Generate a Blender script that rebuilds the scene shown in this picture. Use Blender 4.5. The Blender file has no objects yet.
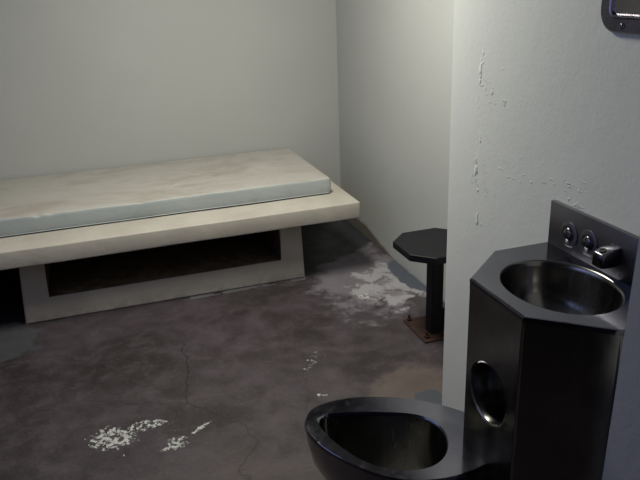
import bpy, bmesh, math, random
from mathutils import Vector, Matrix, noise
random.seed(4)
PI = math.pi
S = bpy.context.scene
COL = S.collection
S.view_settings.view_transform = 'Standard'
S.view_settings.look = 'None'
S.view_settings.gamma = 1
S.view_settings.use_curve_mapping = False
S.view_settings.exposure = 0.0

# ------------------------------------------------------------ node helpers
class NT:
    def __init__(s, name):
        s.m = bpy.data.materials.new(name); s.m.use_nodes = True
        s.t = s.m.node_tree; s.n = s.t.nodes; s.l = s.t.links
        s.b = s.n['Principled BSDF']
        tc = s.n.new('ShaderNodeTexCoord'); s.P = tc.outputs['Object']
    def put(s, sock, v):
        if hasattr(v, 'links'): s.l.new(v, sock)
        elif isinstance(v, (tuple, list)) and len(v) == 3 and sock.type == 'RGBA': sock.default_value = (*v, 1)
        else: sock.default_value = v
    def math(s, op, a, b=0.0, c=None, clamp=False):
        n = s.n.new('ShaderNodeMath'); n.operation = op; n.use_clamp = clamp
        s.put(n.inputs[0], a); s.put(n.inputs[1], b)
        if c is not None: s.put(n.inputs[2], c)
        return n.outputs[0]
    def vm(s, op, a, b=(0, 0, 0)):
        n = s.n.new('ShaderNodeVectorMath'); n.operation = op
        s.put(n.inputs[0], a); s.put(n.inputs[1], b)
        return n.outputs['Value'] if op in ('LENGTH', 'DOT_PRODUCT', 'DISTANCE') else n.outputs['Vector']
    def scale(s, a, f):
        n = s.n.new('ShaderNodeVectorMath'); n.operation = 'SCALE'
        s.put(n.inputs[0], a); s.put(n.inputs['Scale'], f); return n.outputs['Vector']
    def noise(s, scale=5, detail=4, rough=.55, stretch=None, off=(0, 0, 0), dist=0.0):
        mp = s.n.new('ShaderNodeMapping'); s.l.new(s.P, mp.inputs[0])
        mp.inputs['Location'].default_value = off
        if stretch: mp.inputs['Scale'].default_value = stretch
        n = s.n.new('ShaderNodeTexNoise'); s.l.new(mp.outputs[0], n.inputs['Vector'])
        n.inputs['Scale'].default_value = scale; n.inputs['Detail'].default_value = detail
        n.inputs['Roughness'].default_value = rough; n.inputs['Distortion'].default_value = dist
        return n.outputs['Fac']
    def ramp(s, v, a, b, lo=0.0, hi=1.0, smooth=True):
        n = s.n.new('ShaderNodeMapRange'); n.interpolation_type = 'SMOOTHSTEP' if smooth else 'LINEAR'
        s.put(n.inputs['Value'], v); n.inputs['From Min'].default_value = a; n.inputs['From Max'].default_value = b
        n.inputs['To Min'].default_value = lo; n.inputs['To Max'].default_value = hi
        return n.outputs[0]
    def mix(s, f, a, b):
        n = s.n.new('ShaderNodeMix'); n.data_type = 'RGBA'
        s.put(n.inputs[0], f); s.put(n.inputs[6], a); s.put(n.inputs[7], b); return n.outputs[2]
    def blob(s, c, r, ang=0.0):
        """0 at the centre, 1 on the rim of an ellipsoid with radii r."""
        v = s.vm('SUBTRACT', s.P, c)
        if ang:
            n = s.n.new('ShaderNodeVectorRotate'); n.rotation_type = 'Z_AXIS'
            s.l.new(v, n.inputs['Vector']); n.inputs['Angle'].default_value = -ang; v = n.outputs[0]
        return s.vm('LENGTH', s.vm('DIVIDE', v, r))
    def seg(s, a, b, P=None):
        a = Vector(a); b = Vector(b); ba = b - a
        pa = s.vm('SUBTRACT', P or s.P, tuple(a))
        h = s.math('DIVIDE', s.vm('DOT_PRODUCT', pa, tuple(ba)), ba.length_squared, clamp=True)
        return s.vm('LENGTH', s.vm('SUBTRACT', pa, s.scale(tuple(ba), h)))
    def bump(s, h, strength=.3, dist=.01, normal=None):
        n = s.n.new('ShaderNodeBump'); n.inputs['Strength'].default_value = strength
        n.inputs['Distance'].default_value = dist; s.put(n.inputs['Height'], h)
        if normal is not None: s.l.new(normal, n.inputs['Normal'])
        return n.outputs[0]
    def fin(s, col=None, rough=None, metal=None, normal=None, spec=None):
        if col is not None: s.put(s.b.inputs['Base Color'], col)
        if rough is not None: s.put(s.b.inputs['Roughness'], rough)
        if metal is not None: s.put(s.b.inputs['Metallic'], metal)
        if spec is not None: s.put(s.b.inputs['Specular IOR Level'], spec)
        if normal is not None: s.l.new(normal, s.b.inputs['Normal'])
        return s.m

def mat_wall(name, col=(.42, .425, .42), chips=False, foot=False):
    t = NT(name)
    n1 = t.noise(1.3, 3); n2 = t.noise(9, 5, .6)
    c = t.mix(t.ramp(n1, .3, .7), tuple(x * .95 for x in col), col)
    c = t.mix(t.ramp(n2, .55, .8, 0, .25), c, tuple(x * .86 for x in col))
    # roller-and-blockwork unevenness
    h = t.math('ADD', t.math('MULTIPLY', t.noise(14, 5, .6), .7), t.math('MULTIPLY', t.noise(90, 3), .3))
    speck = t.ramp(t.noise(26, 2, .5, off=(3, 5, 9)), .79, .82)
    c = t.mix(t.math('MULTIPLY', speck, .35), c, (.2, .19, .18))
    nr = t.bump(h, .14, .010)
    if chips:
        wob = t.noise(7, 3, off=(4, 2, 1))
        P2 = t.vm('ADD', t.P, t.scale((0, .09, 0), t.math('SUBTRACT', wob, .5)))
        d = t.seg((-.464, -2.548, 1.40), (-.464, -2.567, .80), P2)
        line = t.math('MULTIPLY', t.ramp(d, .009, .001), t.ramp(t.noise(16, 3, .6, off=(7, 1, 0)), .52, .60))
        fl = t.math('MULTIPLY', t.ramp(t.blob((-.464, -2.59, 1.05), (.3, .085, .30)), 1.0, .5),
                    t.ramp(t.noise(38, 4, .7, stretch=(1, 1, .6), off=(1, 8, 3)), .60, .66))
        fl2 = t.math('MULTIPLY', t.ramp(t.blob((-.464, -2.90, 1.07), (.3, .28, .06)), 1.0, .4),
                     t.ramp(t.noise(42, 3, .6, stretch=(1, .6, 1.4), off=(9, 8, 3)), .62, .68))
        top = t.math('MULTIPLY', t.ramp(t.blob((-.464, -2.65, 1.29), (.3, .14, .07)), 1.0, .4),
                     t.ramp(t.noise(30, 3, .6, off=(2, 4, 3)), .62, .66))
        k = t.math('MAXIMUM', t.math('MAXIMUM', line, fl), t.math('MAXIMUM', fl2, top))
        nr = t.bump(k, .5, .005, nr)
        edge = t.math('MULTIPLY', k, .28)
        c = t.mix(edge, c, (.30, .30, .30))
        # flaked light spots beside the cracks
        fb = t.math('MULTIPLY', t.ramp(t.blob((-.464, -2.57, 1.02), (.3, .07, .25)), 1.0, .5),
                    t.ramp(t.noise(24, 4, .6, off=(12, 3, 3)), .58, .64))
        c = t.mix(t.math('MULTIPLY', fb, .4), c, (.68, .68, .66))
    if foot:   # bed slab's shadow painted as a brown, dirt-toned wedge on the wall foot
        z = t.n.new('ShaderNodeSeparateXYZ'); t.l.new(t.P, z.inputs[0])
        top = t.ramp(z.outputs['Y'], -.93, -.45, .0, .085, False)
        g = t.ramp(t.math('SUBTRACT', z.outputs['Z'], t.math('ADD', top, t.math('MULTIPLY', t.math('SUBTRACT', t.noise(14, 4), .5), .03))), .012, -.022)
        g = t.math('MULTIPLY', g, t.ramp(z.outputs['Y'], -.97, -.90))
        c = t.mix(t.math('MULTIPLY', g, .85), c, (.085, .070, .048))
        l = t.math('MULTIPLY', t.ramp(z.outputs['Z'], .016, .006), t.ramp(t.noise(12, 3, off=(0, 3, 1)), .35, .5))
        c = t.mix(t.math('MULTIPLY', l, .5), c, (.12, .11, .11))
    return t.fin(c, .62, 0, nr, .3)

def mat_floor():
    t = NT('worn_concrete_floor')
    big = t.noise(2.2, 5, .6); mid = t.noise(7, 6, .65, dist=.4); fine = t.noise(60, 4, .7)
    c = t.mix(t.ramp(big, .35, .65), (.025, .019, .020), (.053, .041, .049))
    c = t.mix(t.ramp(mid, .42, .75, 0, .6), c, (.080, .062, .073))
    c = t.mix(t.ramp(mid, .48, .25, 0, .6), c, (.026, .019, .018))
    c = t.mix(t.ramp(fine, .5, .8, 0, .35), c, (.125, .105, .12))
    wob = t.math('MULTIPLY', t.math('SUBTRACT', t.noise(6, 6, .65, off=(5, 1, 0)), .5), 2.0)
    wob2 = t.math('MULTIPLY', t.math('SUBTRACT', t.noise(15, 5, .7, off=(1, 7, 0)), .5), 1.4)
    # pale scuffed ground between bed and stool
    b = t.math('ADD', t.blob((-.24, -1.08, 0), (.30, .44, 1), -.35), t.math('ADD', wob, wob2))
    m = t.ramp(b, 1.25, .65)
    c = t.mix(t.math('MULTIPLY', m, .5), c, (.24, .22, .25))
    b = t.math('ADD', t.blob((-.16, -1.20, 0), (.20, .27, 1), -.45), t.math('ADD', wob, wob2))
    m2 = t.math('MULTIPLY', t.ramp(b, 1.05, .85), t.ramp(t.noise(9, 6, .7, off=(3, 3, 0), dist=.8), .40, .52))
    c = t.mix(t.math('MULTIPLY', m2, .6), c, (.40, .39, .42))
    b = t.math('ADD', t.blob((-.50, -2.22, 0), (.22, .22, 1)), wob)
    c = t.mix(t.ramp(b, 1.1, .6, 0, .5), c, (.15, .115, .10))
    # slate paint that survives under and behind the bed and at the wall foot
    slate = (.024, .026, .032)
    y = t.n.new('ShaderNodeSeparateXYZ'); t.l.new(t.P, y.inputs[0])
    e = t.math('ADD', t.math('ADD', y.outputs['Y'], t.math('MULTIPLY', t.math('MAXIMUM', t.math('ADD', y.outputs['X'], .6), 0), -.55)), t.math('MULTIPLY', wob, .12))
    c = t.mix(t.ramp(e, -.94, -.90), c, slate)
    b = t.math('ADD', t.blob((.0, -1.14, 0), (.10, .25, 1)), t.math('MULTIPLY', wob2, .5))
    c = t.mix(t.ramp(b, 1.0, .93), c, (.070, .077, .10))
    b = t.math('ADD', t.blob((-.47, -2.30, 0), (.06, .08, 1)), wob2)
    c = t.mix(t.ramp(b, 1.0, .93), c, (.055, .06, .075))
    b = t.math('ADD', t.blob((-2.22, -1.10, 0), (.22, .22, 1)), wob)
    c = t.mix(t.ramp(b, 1.1, .9, 0, .8), c, (.06, .062, .072))
    b = t.math('ADD', t.blob((-1.45, -2.75, 0), (.8, .35, 1)), wob)
    c = t.mix(t.ramp(b, 1.3, .8, 0, .25), c, (.075, .05, .04))
    # paint line left along the foot of the bed
    d = t.seg((-1.25, -.955, 0), (-.585, -.945, 0))
    k = t.math('MULTIPLY', t.ramp(d, .022, .012), t.ramp(t.noise(11, 4, .6, off=(2, 2, 0)), .42, .52))
    c = t.mix(t.math('MULTIPLY', k, .4), c, (.25, .26, .28))
    # cracks
    wv = t.vm('ADD', t.P, t.scale((1, .6, 0), t.math('MULTIPLY', t.math('SUBTRACT', t.noise(9, 4), .5), .10)))
    pts = [[(-1.34, -1.45), (-1.36, -1.70), (-1.41, -1.96), (-1.21, -2.19), (-1.20, -2.32), (-1.29, -2.44), (-1.25, -2.6)],
           [(-2.2, -1.30), (-1.9, -1.33), (-1.62, -1.62)], [(-1.41, -1.96), (-1.75, -1.80)],
           [(-.90, -1.35), (-.84, -1.75), (-.96, -2.2)]]
    for i, pl in enumerate(pts):
        for a, q in zip(pl, pl[1:]):
            k = t.ramp(t.seg((*a, 0), (*q, 0), wv), .006, .001)
            c = t.mix(t.math('MULTIPLY', k, .6 if i == 0 else .35), c, (.010, .007, .007))
    # white paint flecks
    spots = [((-1.70, -2.08), (.11, .085), -.2, .505), ((-1.575, -2.045), (.10, .04), -.15, .52), ((-1.475, -2.20), (.05, .05), 0, .52),
             ((-1.375, -2.14), (.055, .014), .55, .50), ((-1.50, -2.22), (.06, .012), .2, .50), ((-1.63, -2.11), (.24, .15), 0, .66),
             ((-.83, -1.84), (.10, .035), .9, .58), ((-.79, -1.76), (.08, .20), 0, .67), ((-.87, -2.10), (.03, .02), 0, .55),
             ((-1.42, -2.05), (.5, .4), 0, .735), ((-.35, -1.30), (.05, .03), 0, .5)]
    fl = t.noise(48, 5, .72, off=(6, 2, 0), dist=.3)
    for (x, yy), (rx, ry), a, th in spots:
        near = t.ramp(t.blob((x, yy, 0), (rx, ry, 1), a), 1.05, .55, .12, 0)
        far = t.ramp(t.blob((x, yy, 0), (rx, ry, 1), a), 1.0, 1.25, 0, .5)
        k = t.ramp(t.math('SUBTRACT', t.math('SUBTRACT', fl, near), far), th - .02, th + .02)
        c = t.mix(k, c, (.42, .42, .41))
    h = t.math('ADD', mid, t.math('MULTIPLY', fine, .25))
    rg = t.ramp(mid, .3, .7, .42, .62)
    return t.fin(c, rg, 0, t.bump(h, .25, .012), .35)

def mat_cream():
    t = NT('cream_painted_concrete')
    c = t.mix(t.ramp(t.noise(2.5, 5, .6), .3, .7), (.37, .335, .30), (.46, .43, .385))
    c = t.mix(t.ramp(t.noise(12, 6, .7, stretch=(.4, 1, 1)), .56, .78, 0, .5), c, (.42, .36, .31))
    z = t.n.new('ShaderNodeSeparateXYZ'); t.l.new(t.P, z.inputs[0])
    dirt = t.math('MULTIPLY', t.ramp(z.outputs['Z'], .07, .0), t.ramp(t.noise(16, 5, .7), .4, .6))
    c = t.mix(t.math('MULTIPLY', dirt, .5), c, (.22, .20, .19))
    return t.fin(c, .5, 0, t.bump(t.noise(18, 6, .6), .25, .01), .35)

def mat_vinyl(name, base, stain, k):
    t = NT(name)
    c = t.mix(t.ramp(t.noise(1.9, 6, .68, stretch=(1, 2.2, 1), dist=1.2), .42, .66, 0, k), base, stain)
    c = t.mix(t.ramp(t.noise(5.5, 7, .72, stretch=(1, 1.6, 1), off=(3, 3, 3), dist=1.5), .52, .7, 0, k * .8), c, tuple(x * .8 for x in stain))
    c = t.mix(t.ramp(t.noise(3.0, 6, .7, off=(8, 3, 3), dist=1), .55, .75, 0, .6), c, tuple(min(1, x * 1.18) for x in base))
    h = t.math('ADD', t.noise(7, 5, .6, stretch=(.7, 1.5, 1)), t.math('MULTIPLY', t.noise(55, 3), .15))
    return t.fin(c, .45, 0, t.bump(h, .35, .012), .4)

def mat_steel(name, col=(.20, .19, .22), rough=.26, grime=.3, stretch=(1, 1, 30), bs=.03):
    t = NT(name)
    g = t.noise(40, 3, .6, stretch=stretch)
    sm = t.noise(5, 5, .6, dist=.6)
    c = t.mix(t.ramp(sm, .35, .7), tuple(x * .8 for x in col), col)
    c = t.mix(t.ramp(t.noise(28, 5, .7), .6, .8, 0, grime), c, tuple(x * .6 for x in col))
    r = t.math('ADD', t.ramp(g, .3, .7, rough - .04, rough + .04), t.ramp(sm, .3, .7, -.03, .05))
    return t.fin(c, r, 1.0, t.bump(g, bs, .002))

def mat_plain(name, col, rough, metal=0, var=.15, bs=.1, scale=20, spec=.5):
    t = NT(name)
    c = t.mix(t.ramp(t.noise(scale, 5, .6), .35, .7), tuple(x * (1 - var) for x in col), tuple(min(1, x * (1 + var)) for x in col))
    return t.fin(c, rough, metal, t.bump(t.noise(scale * 3, 3), bs, .003), spec)

def mat_rust():
    t = NT('rusty_plate_steel')
    c = t.mix(t.ramp(t.noise(18, 6, .7), .35, .65), (.022, .010, .008), (.048, .020, .014))
    c = t.mix(t.ramp(t.noise(40, 4), .55, .7, 0, .6), c, (.03, .02, .018))
    return t.fin(c, .75, .1, t.bump(t.noise(60, 4), .4, .004), .3)

M_wall = mat_wall('painted_wall')
M_chase = mat_wall('chipped_painted_wall', col=(.61, .62, .595), chips=True)
M_near = mat_wall('grey_painted_partition', col=(.40, .40, .43))
M_ceil = mat_plain('ceiling_paint', (.35, .35, .35), .8)
M_floor = mat_floor()
M_cream = mat_cream()
M_niche = mat_plain('niche_dark_brown', (.12, .09, .06), .85, var=.3, spec=.1)  # darker, browner colour for the faces inside the niche
M_top = mat_vinyl('mattress_top_vinyl', (.41, .39, .365), (.30, .26, .225), .6)
M_side = mat_vinyl('mattress_side_vinyl', (.34, .37, .375), (.30, .33, .335), .5)
M_pipe = mat_plain('mattress_piping', (.50, .52, .51), .5)
M_steel = mat_steel('brushed_steel')
M_satin = mat_steel('satin_steel', (.17, .165, .19), .38, bs=.01)
M_rim = mat_steel('brushed_steel_flat', (.170, .170, .205), .10, stretch=(1, 1, 1), bs=.02)
M_body = mat_steel('cabinet_steel', (.27, .27, .265), .20, stretch=(1, 1, .05))
M_bowl = mat_steel('bowl_steel', (.22, .215, .205), .22, grime=0, stretch=(1, 1, .2), bs=.0)
M_pushb = mat_steel('button_steel', (.12, .12, .14), .24, stretch=(1, 1, 1), bs=0)
M_chrome = mat_steel('polished_steel', (.16, .16, .19), .16, stretch=(1, 1, 1), bs=.0)
M_mirror = mat_steel('mirror_steel', (.50, .46, .50), .10, stretch=(1, 1, 1), bs=.01)
M_black = mat_plain('black_painted_steel', (.006, .0063, .009), .55, spec=.25)
M_rust = mat_rust()
M_dark = mat_plain('dark_hole', (.01, .01, .01), .6)

# ------------------------------------------------------------ mesh helpers
def link(name, bm, mats, parent=None, smooth=False, auto=None):
    bmesh.ops.recalc_face_normals(bm, faces=bm.faces)
    me = bpy.data.meshes.new(name); bm.to_mesh(me); bm.free()
    for m in (mats if isinstance(mats, list) else [mats]): me.materials.append(m)
    if smooth or auto:
        for p in me.polygons: p.use_smooth = True
    if auto:
        me.set_sharp_from_angle(angle=math.radians(auto))
    o = bpy.data.objects.new(name, me); COL.objects.link(o)
    if parent: 
        o.parent = parent
        o.matrix_parent_inverse = parent.matrix_basis.inverted()
    return o
def thing(name, label, cat, loc=(0, 0, 0)):
    o = bpy.data.objects.new(name, None); COL.objects.link(o); o.location = loc
    o.empty_display_size = .1; o['label'] = label; o['category'] = cat
    return o
def struct(name, bm, m, auto=None):
    o = link(name, bm, m, auto=auto); o['kind'] = 'structure'; return o
def box(bm, a, b, bev=0, seg=2):
    v = bmesh.ops.create_cube(bm, size=1)['verts']
    a = Vector(a); b = Vector(b)
    for q in v: q.co = Vector(((a.x + b.x) / 2 + q.co.x * (b.x - a.x), (a.y + b.y) / 2 + q.co.y * (b.y - a.y), (a.z + b.z) / 2 + q.co.z * (b.z - a.z)))
    if bev:
        es = list({e for q in v for e in q.link_edges})
        bmesh.ops.bevel(bm, geom=es, offset=bev, segments=seg, affect='EDGES', profile=.5)
    return bm
def NB(a, b, bev=0, seg=2): return box(bmesh.new(), a, b, bev, seg)
def ring(bm, pts): return [bm.verts.new(p) for p in pts]
def bridge(bm, A, B):
    n = len(A)
    for i in range(n): bm.faces.new((A[i], A[(i + 1) % n], B[(i + 1) % n], B[i]))
def loft(bm, rings, cap0=False, cap1=False):
    R = [ring(bm, r) for r in rings]
    for a, b in zip(R, R[1:]): bridge(bm, a, b)
    if cap0: bm.faces.new(R[0])
    if cap1: bm.faces.new(R[-1])
    return R
def fill_hole(bm, outer, inner):
    """flat face with a hole; outer and inner are lists of verts."""
    es = []
    for L in (outer, inner):
        for i in range(len(L)):
            a, b = L[i], L[(i + 1) % len(L)]
            es.append(bm.edges.get((a, b)) or bm.edges.new((a, b)))
    bmesh.ops.triangle_fill(bm, edges=es, use_beauty=True, use_dissolve=False)
def catmull(P, n=6):
    out = []; N = len(P)
    for i in range(N):
        p0, p1, p2, p3 = (Vector(P[(i + k - 1) % N]) for k in range(4))
        for j in range(n):
            t = j / n
            out.append(.5 * ((2 * p1) + (-p0 + p2) * t + (2 * p0 - 5 * p1 + 4 * p2 - p3) * t * t + (-p0 + 3 * p1 - 3 * p2 + p3) * t ** 3))
    return out
def lathe(bm, c, axis, prof, n=32, cap=True):
    """profile of (radius, height along axis)."""
    ax = Vector(axis).normalized(); u = ax.orthogonal().normalized(); w = ax.cross(u); c = Vector(c)
    R = [[c + ax * h + (u * math.cos(2 * PI * k / n) + w * math.sin(2 * PI * k / n)) * max(r, 1e-5) for k in range(n)] for r, h in prof]
    return loft(bm, R, cap and prof[0][0] > 1e-4, cap and prof[-1][0] > 1e-4)
def tube(bm, pts, r, n=8):
    pts = [Vector(p) for p in pts]; rings = []
    for i, p in enumerate(pts):
        d = (pts[min(i + 1, len(pts) - 1)] - pts[max(i - 1, 0)]).normalized()
        u = d.cross(Vector((0, 0, 1)));
        u = u.normalized() if u.length > 1e-3 else Vector((1, 0, 0)); w = d.cross(u)
        rings.append([p + (u * math.cos(2 * PI * k / n) + w * math.sin(2 * PI * k / n)) * r for k in range(n)])
    loft(bm, rings, True, True)

# ------------------------------------------------------------ the cell
H = 2.42; XL = -2.75; XC = -.4638; YC = -2.372; YB = -5.6
struct('floor', NB((XL - .1, YB, -.1), (.1, .1, 0)), M_floor)
struct('ceiling', NB((XL - .1, YB, H), (.1, .1, H + .1)), M_ceil)
struct('wall_back', NB((XL - .1, 0, 0), (.1, .1, H)), M_wall)
struct('wall_left', NB((XL - .1, YB, 0), (XL, 0, H)), mat_wall('grey_wall', col=(.22, .22, .23)))
struct('wall_right', NB((0, YC - .2, 0), (.1, 0, H)), mat_wall('painted_wall_foot_shadow', col=(.42, .425, .42), foot=True))
bm = bmesh.new()
prof = [(.1, YC)]
for k in range(5):
    a = PI / 2 * k / 4; r = .006
    prof.append((XC + r - r * math.sin(a), YC - r + r * math.cos(a)))
prof += [(XC, YB), (.1, YB)]
loft(bm, [[(x, y, 0) for x, y in prof], [(x, y, H) for x, y in prof]], True, True)
struct('wall_right_near', bm, M_chase)
bm = NB((-.744, YB, 0), (XC, -3.5386, H))
for v in bm.verts:
    if v.co.x < -.5: v.co.x += .022 * (v.co.z - .90)      # the pier leans a little
bmesh.ops.bevel(bm, geom=[e for e in bm.edges if all(v.co.x < -.5 and v.co.y > -3.6 for v in e.verts)], offset=.006, segments=3, affect='EDGES')
struct('wall_front', bm, M_near, auto=40)

# ------------------------------------------------------------ bed platform
ZS = .446; XS = -.270; YS = -1.052; TS = .092
bed = thing('bed_platform', 'cream painted concrete bed platform with a long open niche, built against the back wall', 'bed', (-1.4, -.5, 0))
bm = NB((XL + .004, YS, ZS - TS), (XS, -.003, ZS), .007, 3)
bmesh.ops.subdivide_edges(bm, edges=[e for e in bm.edges if e.calc_length() > 1.2], cuts=40)
for v in bm.verts:
    n = noise.noise(v.co * 3.1); v.co.z += .0025 * n; v.co.y += .003 * noise.noise(v.co * 4 + Vector((9, 0, 0))) if v.co.y < -.9 else 0
link('bed_slab', bm, M_cream, bed, auto=40)
# pedestal with a niche cut into its front
x0, x1, yb, zt = -2.068, -.570, -.934, ZS - TS
nx0, nx1, nz0, nz1 = -1.948, -.695, .122, zt
bm = bmesh.new(); box(bm, (x0, yb, 0), (x1, -.005, nz0), .006)
box(bm, (x0, yb, nz0 - .002), (nx0, -.005, zt), .004)
box(bm, (nx1, yb, nz0 - .002), (x1, -.005, zt), .004)
box(bm, (nx0, -.40, nz0), (nx1, -.3, zt))
bm2 = bmesh.new()
out = [(x0, 0), (x1, 0), (x1, zt), (nx1, zt), (nx1, nz0), (nx0, nz0), (nx0, zt), (x0, zt)]
loft(bm2, [[(x, yb, z) for x, z in out], [(x, -.40, z) for x, z in out]], True, True)
bmesh.ops.bevel(bm2, geom=[e for e in bm2.edges if all(abs(v.co.y - yb) < 1e-4 for v in e.verts) or (abs(e.verts[0].co.x - e.verts[1].co.x) < 1e-5 and abs(e.verts[0].co.z - e.verts[1].co.z) < 1e-5 and e.verts[0].co.z < .3 and e.verts[0].co.z > .01)], offset=.006, segments=2, affect='EDGES')
box(bm2, (x0, -.40, 0), (x1, -.005, zt))
bm.free()
for v in bm2.verts:
    if v.co.x < -1.9: v.co.x += .024 * v.co.z / .354 - .002
    elif v.co.x > -.72: v.co.x -= .010 * v.co.z / .354
ped = link('pedestal', bm2, [M_cream, M_niche], bed, auto=40)
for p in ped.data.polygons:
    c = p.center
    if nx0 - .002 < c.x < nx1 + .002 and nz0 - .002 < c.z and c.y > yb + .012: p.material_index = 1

# ------------------------------------------------------------ mattress
XM = -.362; YM = -.838; TM = .091
ZM = ZS + .003
mat = thing('mattress', 'thin stained vinyl mattress lying on the concrete bed platform', 'mattress', (-1.4, -.45, ZM))
def mz(x, y):
    return .0035 * noise.noise(Vector((x * 2.3, y * 3, 1))) + .002 * noise.noise(Vector((x * 9, y * 9, 4)))
def dip(x):
    return -.010 * math.exp(-((x + 1.925) / .018) ** 2) + .004 * math.exp(-((x + 1.90) / .02) ** 2) - .005 * math.exp(-((x + 1.865) / .02) ** 2) \
        - .005 * math.exp(-((x + 1.42) / .015) ** 2) + .003 * noise.noise(Vector((x * 7, 0, 2)))
bm = bmesh.new()
X0 = -2.62; NX = 150; NY = 40; r = .009
def soft(i, n, a, b):  # clustered near both ends
    return a + (b - a) * i / n
def prof_y():
    L = []   # (y, z) around the section: bottom front -> top -> bottom back
    yf, ybk, h = YM, -.012, TM
    L += [(yf + .008, 0), (yf + .002, .004), (yf, .012), (yf - .002, .03), (yf - .002, .055), (yf, h - .016)]
    for k in range(1, 4): a = PI / 2 * k / 4; L.append((yf + r - r * math.cos(a), h - r + r * math.sin(a)))
    for k in range(NY + 1): L.append((yf + r + (ybk - r - yf - r) * k / NY, h))
    for k in range(1, 4): a = PI / 2 * k / 4; L.append((ybk - r + r * math.sin(a), h - r + r * math.cos(a)))
    L += [(ybk, .04), (ybk, .006), (ybk - .006, 0)]
    return L
PY = prof_y(); rings = []
def section(x, k):
    out = []
    cy = (YM - .012) / 2
    for (y, z) in PY:
        yy = cy + (y - cy) * (1 if k == 0 else 1 - k * .02)
        zz = z
        if k: zz = z * (1 - k * .25) + TM / 2 * k * .25
        wt = max(0, min(1, z / TM))
        zz += (mz(x, y) + dip(x) * math.exp(-((y - YM) / .03) ** 2)) * wt
        yy += .004 * noise.noise(Vector((x * 3, z * 9, 3))) * (1 if y < -.5 else 0)
        if z >= TM - 1e-6: zz += .004 * math.sin(PI * min(1, max(0, (y - YM) / .8))) * math.sin(PI * min(1, max(0, (x - X0) / (XM - X0)))) ** .5
        out.append((x, yy, ZM + zz))
    return out
xs = [X0, X0 + .004] + [X0 + .012 + (XM - X0 - .024) * i / NX for i in range(NX + 1)] + [XM - .004, XM]
ks = [.9, .35] + [0] * (NX + 1) + [.35, .9]
loft(bm, [section(x, k) for x, k in zip(xs, ks)], True, True)
o = link('cover', bm, [M_top, M_side], mat, auto=50)
for p in o.data.polygons:
    p.material_index = 0 if p.normal.z > .75 and p.center.z > ZM + .05 else 1
def pipeline(z):
    P = []
    for i in range(140):
        x = X0 + .015 + (XM - X0 - .025) * i / 139
        P.append((x, YM - .001 + .004 * noise.noise(Vector((x * 3, TM * 9, 3))), ZM + z + (mz(x, YM) + dip(x)) * (1 if z > .04 else 0)))
    if z > .04: 
        for k in range(1, 12): y = YM + (-.02 - YM) * k / 11; P.append((XM - .003, y, ZM + z + mz(XM, y)))
    return P
bm = bmesh.new(); tube(bm, pipeline(.006), .003); link('piping', bm, M_side, mat, smooth=True)

# ------------------------------------------------------------ stool
SX, SY = -.200, -1.80
st = thing('stool', 'black octagonal steel stool on a square post bolted to the floor behind the wall corner', 'stool', (SX, SY, 0))
bm = bmesh.new(); R8 = .187
def octo(r, z):
    a, c = r * .93, r * .93 - .086
    return [(-.192 + x, -1.783 + y, z) for x, y in ((a, c), (c, a), (-c, a), (-a, c), (-a, -c), (-c, -a), (c, -a), (a, -c))]
loft(bm, [octo(R8 - .003, .422), octo(R8, .425), octo(R8, .453), octo(R8 - .002, .4555), octo(R8 - .005, .456)], True, True)
link('seat', bm, M_black, st)
link('post', NB((SX - .03, SY - .03, .008), (SX + .03, SY + .03, .423), .004, 2), M_black, st)
bm = bmesh.new()
tri = [(SX + .03, .009), (SX + .12, .009), (SX + .12, .02), (SX + .03, .14)]
loft(bm, [[(x, SY - .004, z) for x, z in tri], [(x, SY + .004, z) for x, z in tri]], True, True)
link('gusset', bm, M_black, st)
link('base_plate', NB((-.287, -1.885, 0.0), (-.045, -1.645, .009), .002, 1), M_rust, st)
for dx, dy in ((-.262, -1.66), (-.262, -1.85), (-.07, -1.66), (-.07, -1.85)):
    bm = bmesh.new(); lathe(bm, (dx, dy, .009), (0, 0, 1), [(.012, 0), (.012, .012), (.006, .0125), (.006, .030), (.004, .032)], 6)
    link('bolt', bm, M_rust, st, auto=30)

# ------------------------------------------------------------ steel toilet and sink unit
u = thing('toilet_sink_unit', 'brushed stainless steel combined sink and toilet fixed to the right wall', 'toilet and sink', (-.55, -3.1, 0))
ZK = .9135; KX = -.790; CH = .131; CX = .1495; Y0 = -2.950; Y3 = -3.4358
def poly(i):
    k = i * .4142
    return [(XC - .0015, Y0 - i), (KX + CX + k, Y0 - i), (KX + i, Y0 - CH - k), (KX + i, Y3 + CH + k), (KX + CX + k, Y3 + i), (XC - .0015, Y3 + i)]
# countertop with an oval opening
BX, BY, BA, BB = -.6190, -3.1990, .1250, .1555; NB_ = 64
def oval(s, z, sx=None): return [(BX + BA * s * math.cos(2 * PI * k / NB_), BY + BB * s * math.sin(2 * PI * k / NB_), z) for k in range(NB_)]
bm = bmesh.new()
R = loft(bm, [[(x, y, ZK - .012) for x, y in poly(0)], [(x, y, ZK - .004) for x, y in poly(0)], [(x, y, ZK - .001) for x, y in poly(.0015)], [(x, y, ZK) for x, y in poly(.005)]])
inner = ring(bm, oval(1.03, ZK)); fill_hole(bm, R[-1], inner)
ct = link('countertop', bm, M_rim, u, auto=12)
bm = bmesh.new()
loft(bm, [oval(1.03, ZK), oval(1.012, ZK - .0015), oval(.99, ZK - .006), oval(.975, ZK - .016), oval(.955, ZK - .05), oval(.90, ZK - .085), oval(.80, ZK - .112), oval(.62, ZK - .130), oval(.38, ZK - .138), oval(.17, ZK - .141)], False, True)
basin = link('basin', bm, M_bowl, u, smooth=True)
bm = bmesh.new(); lathe(bm, (BX, BY, ZK - .141), (0, 0, 1), [(.026, 0), (.026, .003), (.020, .004), (.018, .001), (.002, .001)], 24)
link('drain', bm, M_chrome, basin, auto=40)
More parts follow.
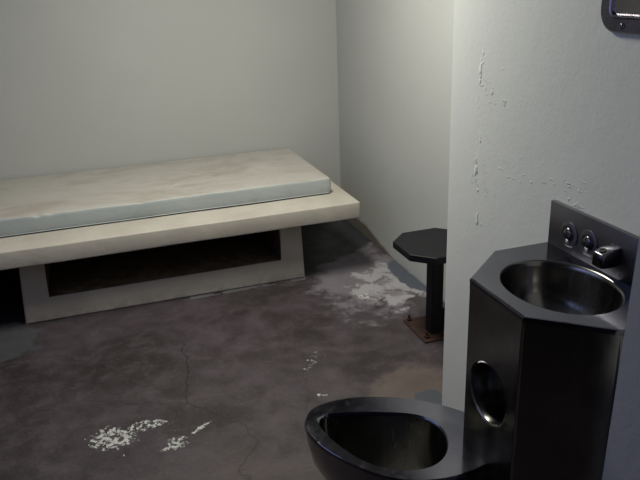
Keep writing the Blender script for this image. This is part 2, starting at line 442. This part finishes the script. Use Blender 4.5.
# cabinet shell: front panel carries the round recess
HY, HZ, HR = -3.187, .648, .0785
bm = bmesh.new()
pl = poly(0); zb, zt = 0.0, ZK - .012
for i in range(5):
    (xa, ya), (xb, yb_) = pl[i], pl[i + 1]
    q = [bm.verts.new(p) for p in ((xa, ya, zb), (xb, yb_, zb), (xb, yb_, zt), (xa, ya, zt))]
    if i == 2:
        hole = ring(bm, [(KX, HY + HR * math.cos(2 * PI * k / 40), HZ + HR * math.sin(2 * PI * k / 40)) for k in range(40)])
        fill_hole(bm, q, hole)
    else: bm.faces.new(q)
bmesh.ops.remove_doubles(bm, verts=bm.verts, dist=.0005)
bmesh.ops.recalc_face_normals(bm, faces=bm.faces)
es = [e for e in bm.edges if abs(e.verts[0].co.x - e.verts[1].co.x) < 1e-5 and abs(e.verts[0].co.y - e.verts[1].co.y) < 1e-5 and abs(e.verts[0].co.z - e.verts[1].co.z) > .3 and e.verts[0].co.x < XC - .01]
bmesh.ops.bevel(bm, geom=es, offset=.004, segments=3, affect='EDGES')
cab = link('cabinet', bm, M_body, u, auto=25)
bm = bmesh.new()
lathe(bm, (KX, HY, HZ), (1, 0, 0), [(HR + .004, -.0012), (HR, .0), (HR - .003, .004), (HR - .005, .05), (HR - .012, .085), (HR - .03, .102), (.02, .108), (.0005, .108)], 48, False)
link('paper_recess', bm, M_bowl, u, smooth=True)['label'] = 'round dished toilet paper recess in the cabinet front'
# backsplash
bm = NB((XC - .013, -3.4358, ZK - .002), (XC - .0015, -2.955, 1.034), .0015, 2)
bs = link('backsplash', bm, M_satin, u, auto=30)
# push buttons
for y, z in ((-3.039, .964), (-3.115, .967)):
    bm = bmesh.new()
    lathe(bm, (XC - .013, y, z), (-1, 0, 0), [(.0335, 0), (.0335, .0015), (.032, .0022), (.0225, .0026), (.021, .001), (.0205, .001)], 36)
    e = link('button_escutcheon', bm, M_satin, u, auto=35)
    bm = bmesh.new()
    lathe(bm, (XC - .014, y, z), (-1, 0, 0), [(.019, 0), (.0185, .003), (.0155, .0055), (.011, .0073), (.0055, .0084), (.0003, .0087)], 28)
    link('push_button', bm, M_pushb, e, auto=60)
# spout
FY, FZ = -3.209, .968
bm = bmesh.new()
def sp(x, hw, zlo, zhi): return [(x, FY - hw, zlo), (x, FY + hw, zlo), (x, FY + hw, zhi), (x, FY - hw, zhi)]
loft(bm, [sp(XC - .012, .021, FZ - .019, FZ + .026), sp(XC - .040, .0205, FZ - .021, FZ + .022), sp(XC - .064, .018, FZ - .021, FZ + .014)], True, True)
es = list(bm.edges); bmesh.ops.bevel(bm, geom=es, offset=.004, segments=3, affect='EDGES', profile=.5)
spt = link('spout', bm, M_chrome, u, auto=50)
bm = bmesh.new(); lathe(bm, (XC - .050, FY, FZ + .0190), (-.3, 0, 1), [(.0085, 0), (.0085, .0025), (.0055, .0025), (.005, .0008), (.0003, .0008)], 20)
link('bubbler', bm, M_dark, spt, auto=40)

# toilet bowl
ZR = .45
outer = [(-1.160, -2.848), (-1.171, -2.891), (-1.166, -2.942), (-1.148, -3.000), (-1.117, -3.060), (-1.074, -3.122), (-1.020, -3.172), (-.953, -3.203), (-.880, -3.213), (-.823, -3.209),
         (-.783, -3.200), (-.743, -3.182), (-.700, -3.144), (-.684, -3.085), (-.700, -3.028), (-.735, -2.975), (-.778, -2.923), (-.835, -2.873), (-.906, -2.831), (-.990, -2.801), (-1.066, -2.791), (-1.128, -2.807)]
inner = [(-1.127, -2.884), (-1.111, -2.857), (-1.076, -2.855), (-1.004, -2.878), (-.939, -2.905), (-.880, -2.935), (-.845, -2.968), (-.828, -3.010), (-.829, -3.054), (-.843, -3.093), (-.873, -3.131),
         (-.911, -3.153), (-.954, -3.156), (-1.001, -3.142), (-1.043, -3.111), (-1.077, -3.066), (-1.102, -3.011), (-1.121, -2.948)]
O = catmull([(x, y, 0) for x, y in outer], 6); I = catmull([(x, y, 0) for x, y in inner], 6)
cI = sum(I, Vector()) / len(I); cO = sum(O, Vector()) / len(O)
def resample(L, c, n=120):
    out = []
    for k in range(n):
        a = 2 * PI * k / n; d = Vector((math.cos(a), math.sin(a), 0)); best = None
        for i in range(len(L)):
            p, q = L[i] - c, L[(i + 1) % len(L)] - c
            cp, cq = d.cross(p).z, d.cross(q).z
            if cp <= 0 < cq or cq <= 0 < cp:
                t = cp / (cp - cq); h = p.lerp(q, t)
                if h.dot(d) > 0: best = h
        out.append(c + best)
    return out
O = resample(O, cI); I = resample(I, cI)
def sc(L, c, s, z, sh=(0, 0)): return [(c.x + (p.x - c.x) * s + sh[0], c.y + (p.y - c.y) * s + sh[1], z) for p in L]
bm = bmesh.new()
R = loft(bm, [sc(O, cO, .985, ZR - .016), sc(O, cO, 1, ZR - .012), sc(O, cO, 1.0, ZR - .005), sc(O, cO, .995, ZR - .001), sc(O, cO, .988, ZR), sc(O, cO, .975, ZR)])
J0 = ring(bm, sc(I, cI, 1.06, ZR)); bridge(bm, R[-1], J0); J = ring(bm, sc(I, cI, 1.025, ZR)); bridge(bm, J0, J)
K = ring(bm, sc(I, cI, 1.0, ZR - .003)); bridge(bm, J, K)
K2 = ring(bm, sc(I, cI, .985, ZR - .010)); bridge(bm, K, K2)
link('toilet_rim', bm, M_rim, u, smooth=False, auto=35)
bm = bmesh.new()
loft(bm, [sc(I, cI, .985, ZR - .010), sc(I, cI, .985, ZR - .04), sc(I, cI, .95, ZR - .09, (.005, -.003)), sc(I, cI, .84, ZR - .15, (.02, -.012)), sc(I, cI, .62, ZR - .20, (.05, -.03)), sc(I, cI, .38, ZR - .225, (.075, -.045)), sc(I, cI, .2, ZR - .235, (.08, -.05))], False, True)
link('toilet_bowl', bm, M_bowl, u, smooth=True)
bm = bmesh.new()
loft(bm, [sc(O, cO, .985, ZR - .016), sc(O, cO, .98, ZR - .05), sc(O, cO, .955, ZR - .11, (.005, 0)), sc(O, cO, .88, ZR - .18, (.02, -.005)), sc(O, cO, .76, ZR - .25, (.05, -.015)), sc(O, cO, .66, ZR - .31, (.07, -.02)), sc(O, cO, .62, .03, (.08, -.025)), sc(O, cO, .65, 0, (.08, -.025))], False, True)
link('toilet_shell', bm, M_body, u, smooth=True)

# ------------------------------------------------------------ wall mirror
mr = thing('wall_mirror', 'framed steel mirror with rounded corners high on the right wall above the sink', 'mirror', (XC, -3.27, 1.66))
ya, yb2, za, zb2 = -3.065, -3.47, 1.472, 1.90
def rrect(i, x, rad):
    L = []; 
    for cy, cz, a0 in ((ya - i - rad, za + i + rad, 0), (ya - i - rad, zb2 - i - rad, 1), (yb2 + i + rad, zb2 - i - rad, 2), (yb2 + i + rad, za + i + rad, 3)):
        base = {0: -PI / 2, 1: 0, 2: PI / 2, 3: PI}[a0]
        for k in range(7):
            a = base + PI / 2 * k / 6
            L.append((x, cy + rad * math.cos(a), cz + rad * math.sin(a)))
    return L
bm = bmesh.new()
loft(bm, [rrect(0, XC - .0003, .05), rrect(0, XC - .006, .05), rrect(.003, XC - .009, .047), rrect(.030, XC - .010, .022), rrect(.034, XC - .013, .018), rrect(.038, XC - .012, .014), rrect(.041, XC - .005, .012)])
link('frame', bm, M_steel, mr, auto=30)
bm = bmesh.new(); bm.faces.new(ring(bm, rrect(.0395, XC - .0055, .012))); bm.faces.new(ring(bm, rrect(.0395, XC - .0035, .012)))
bmesh.ops.bridge_loops(bm, edges=bm.edges[:])
link('mirror_plate', bm, M_mirror, mr)
for y, z in ((-3.143, 1.4875), (-3.392, 1.4875), (-3.143, 1.8845), (-3.392, 1.8845), (-3.081, 1.686), (-3.454, 1.686)):
    bm = bmesh.new(); lathe(bm, (XC - .0095, y, z), (-1, 0, 0), [(.0068, 0), (.0065, .002), (.0045, .0038), (.0022, .0042), (.0018, .003), (.0003, .003)], 16)
    link('screw', bm, M_chrome, mr, auto=50)

# ------------------------------------------------------------ light
def area(name, loc, size, power, col, target=None, sy=None):
    d = bpy.data.lights.new(name, 'AREA'); d.energy = power; d.color = col; d.size = size
    if sy: d.shape = 'RECTANGLE'; d.size_y = sy
    o = bpy.data.objects.new(name, d); COL.objects.link(o); o.location = loc
    if target: o.rotation_euler = (Vector(target) - Vector(loc)).to_track_quat('-Z', 'Y').to_euler()
    return o
area('ceiling_lamp', (-1.00, -1.68, H - .06), .35, 50, (1.0, .985, .84), sy=.7)
area('left_cool_fill', (XL + .02, -2.35, 1.35), 1.8, 11, (.38, .48, 1.0), (0, -2.35, .9), sy=1.5)  # added cool fill light; the left wall has no opening
w = bpy.data.worlds.new('corridor'); S.world = w; w.use_nodes = True
w.node_tree.nodes['Background'].inputs[0].default_value = (.42, .48, 1, 1)
w.node_tree.nodes['Background'].inputs[1].default_value = .02

# ------------------------------------------------------------ camera
C = Vector((-1.61259, -4.44242, 1.61676))
R_ = Vector((.94607919, -.3219462, -.03584419)); U_ = Vector((.14635712, .32610828, .93393414)); F_ = Vector((.28898746, .88882171, -.35564337))
cd = bpy.data.cameras.new('camera'); cam = bpy.data.objects.new('camera', cd); COL.objects.link(cam)
cd.sensor_width = 36; cd.sensor_fit = 'HORIZONTAL'; cd.lens = 696.45893 / 640 * 36; cd.clip_start = .05
m = Matrix((R_, U_, -F_)).transposed().to_4x4(); m.translation = C
cam.matrix_world = m
S.camera = cam
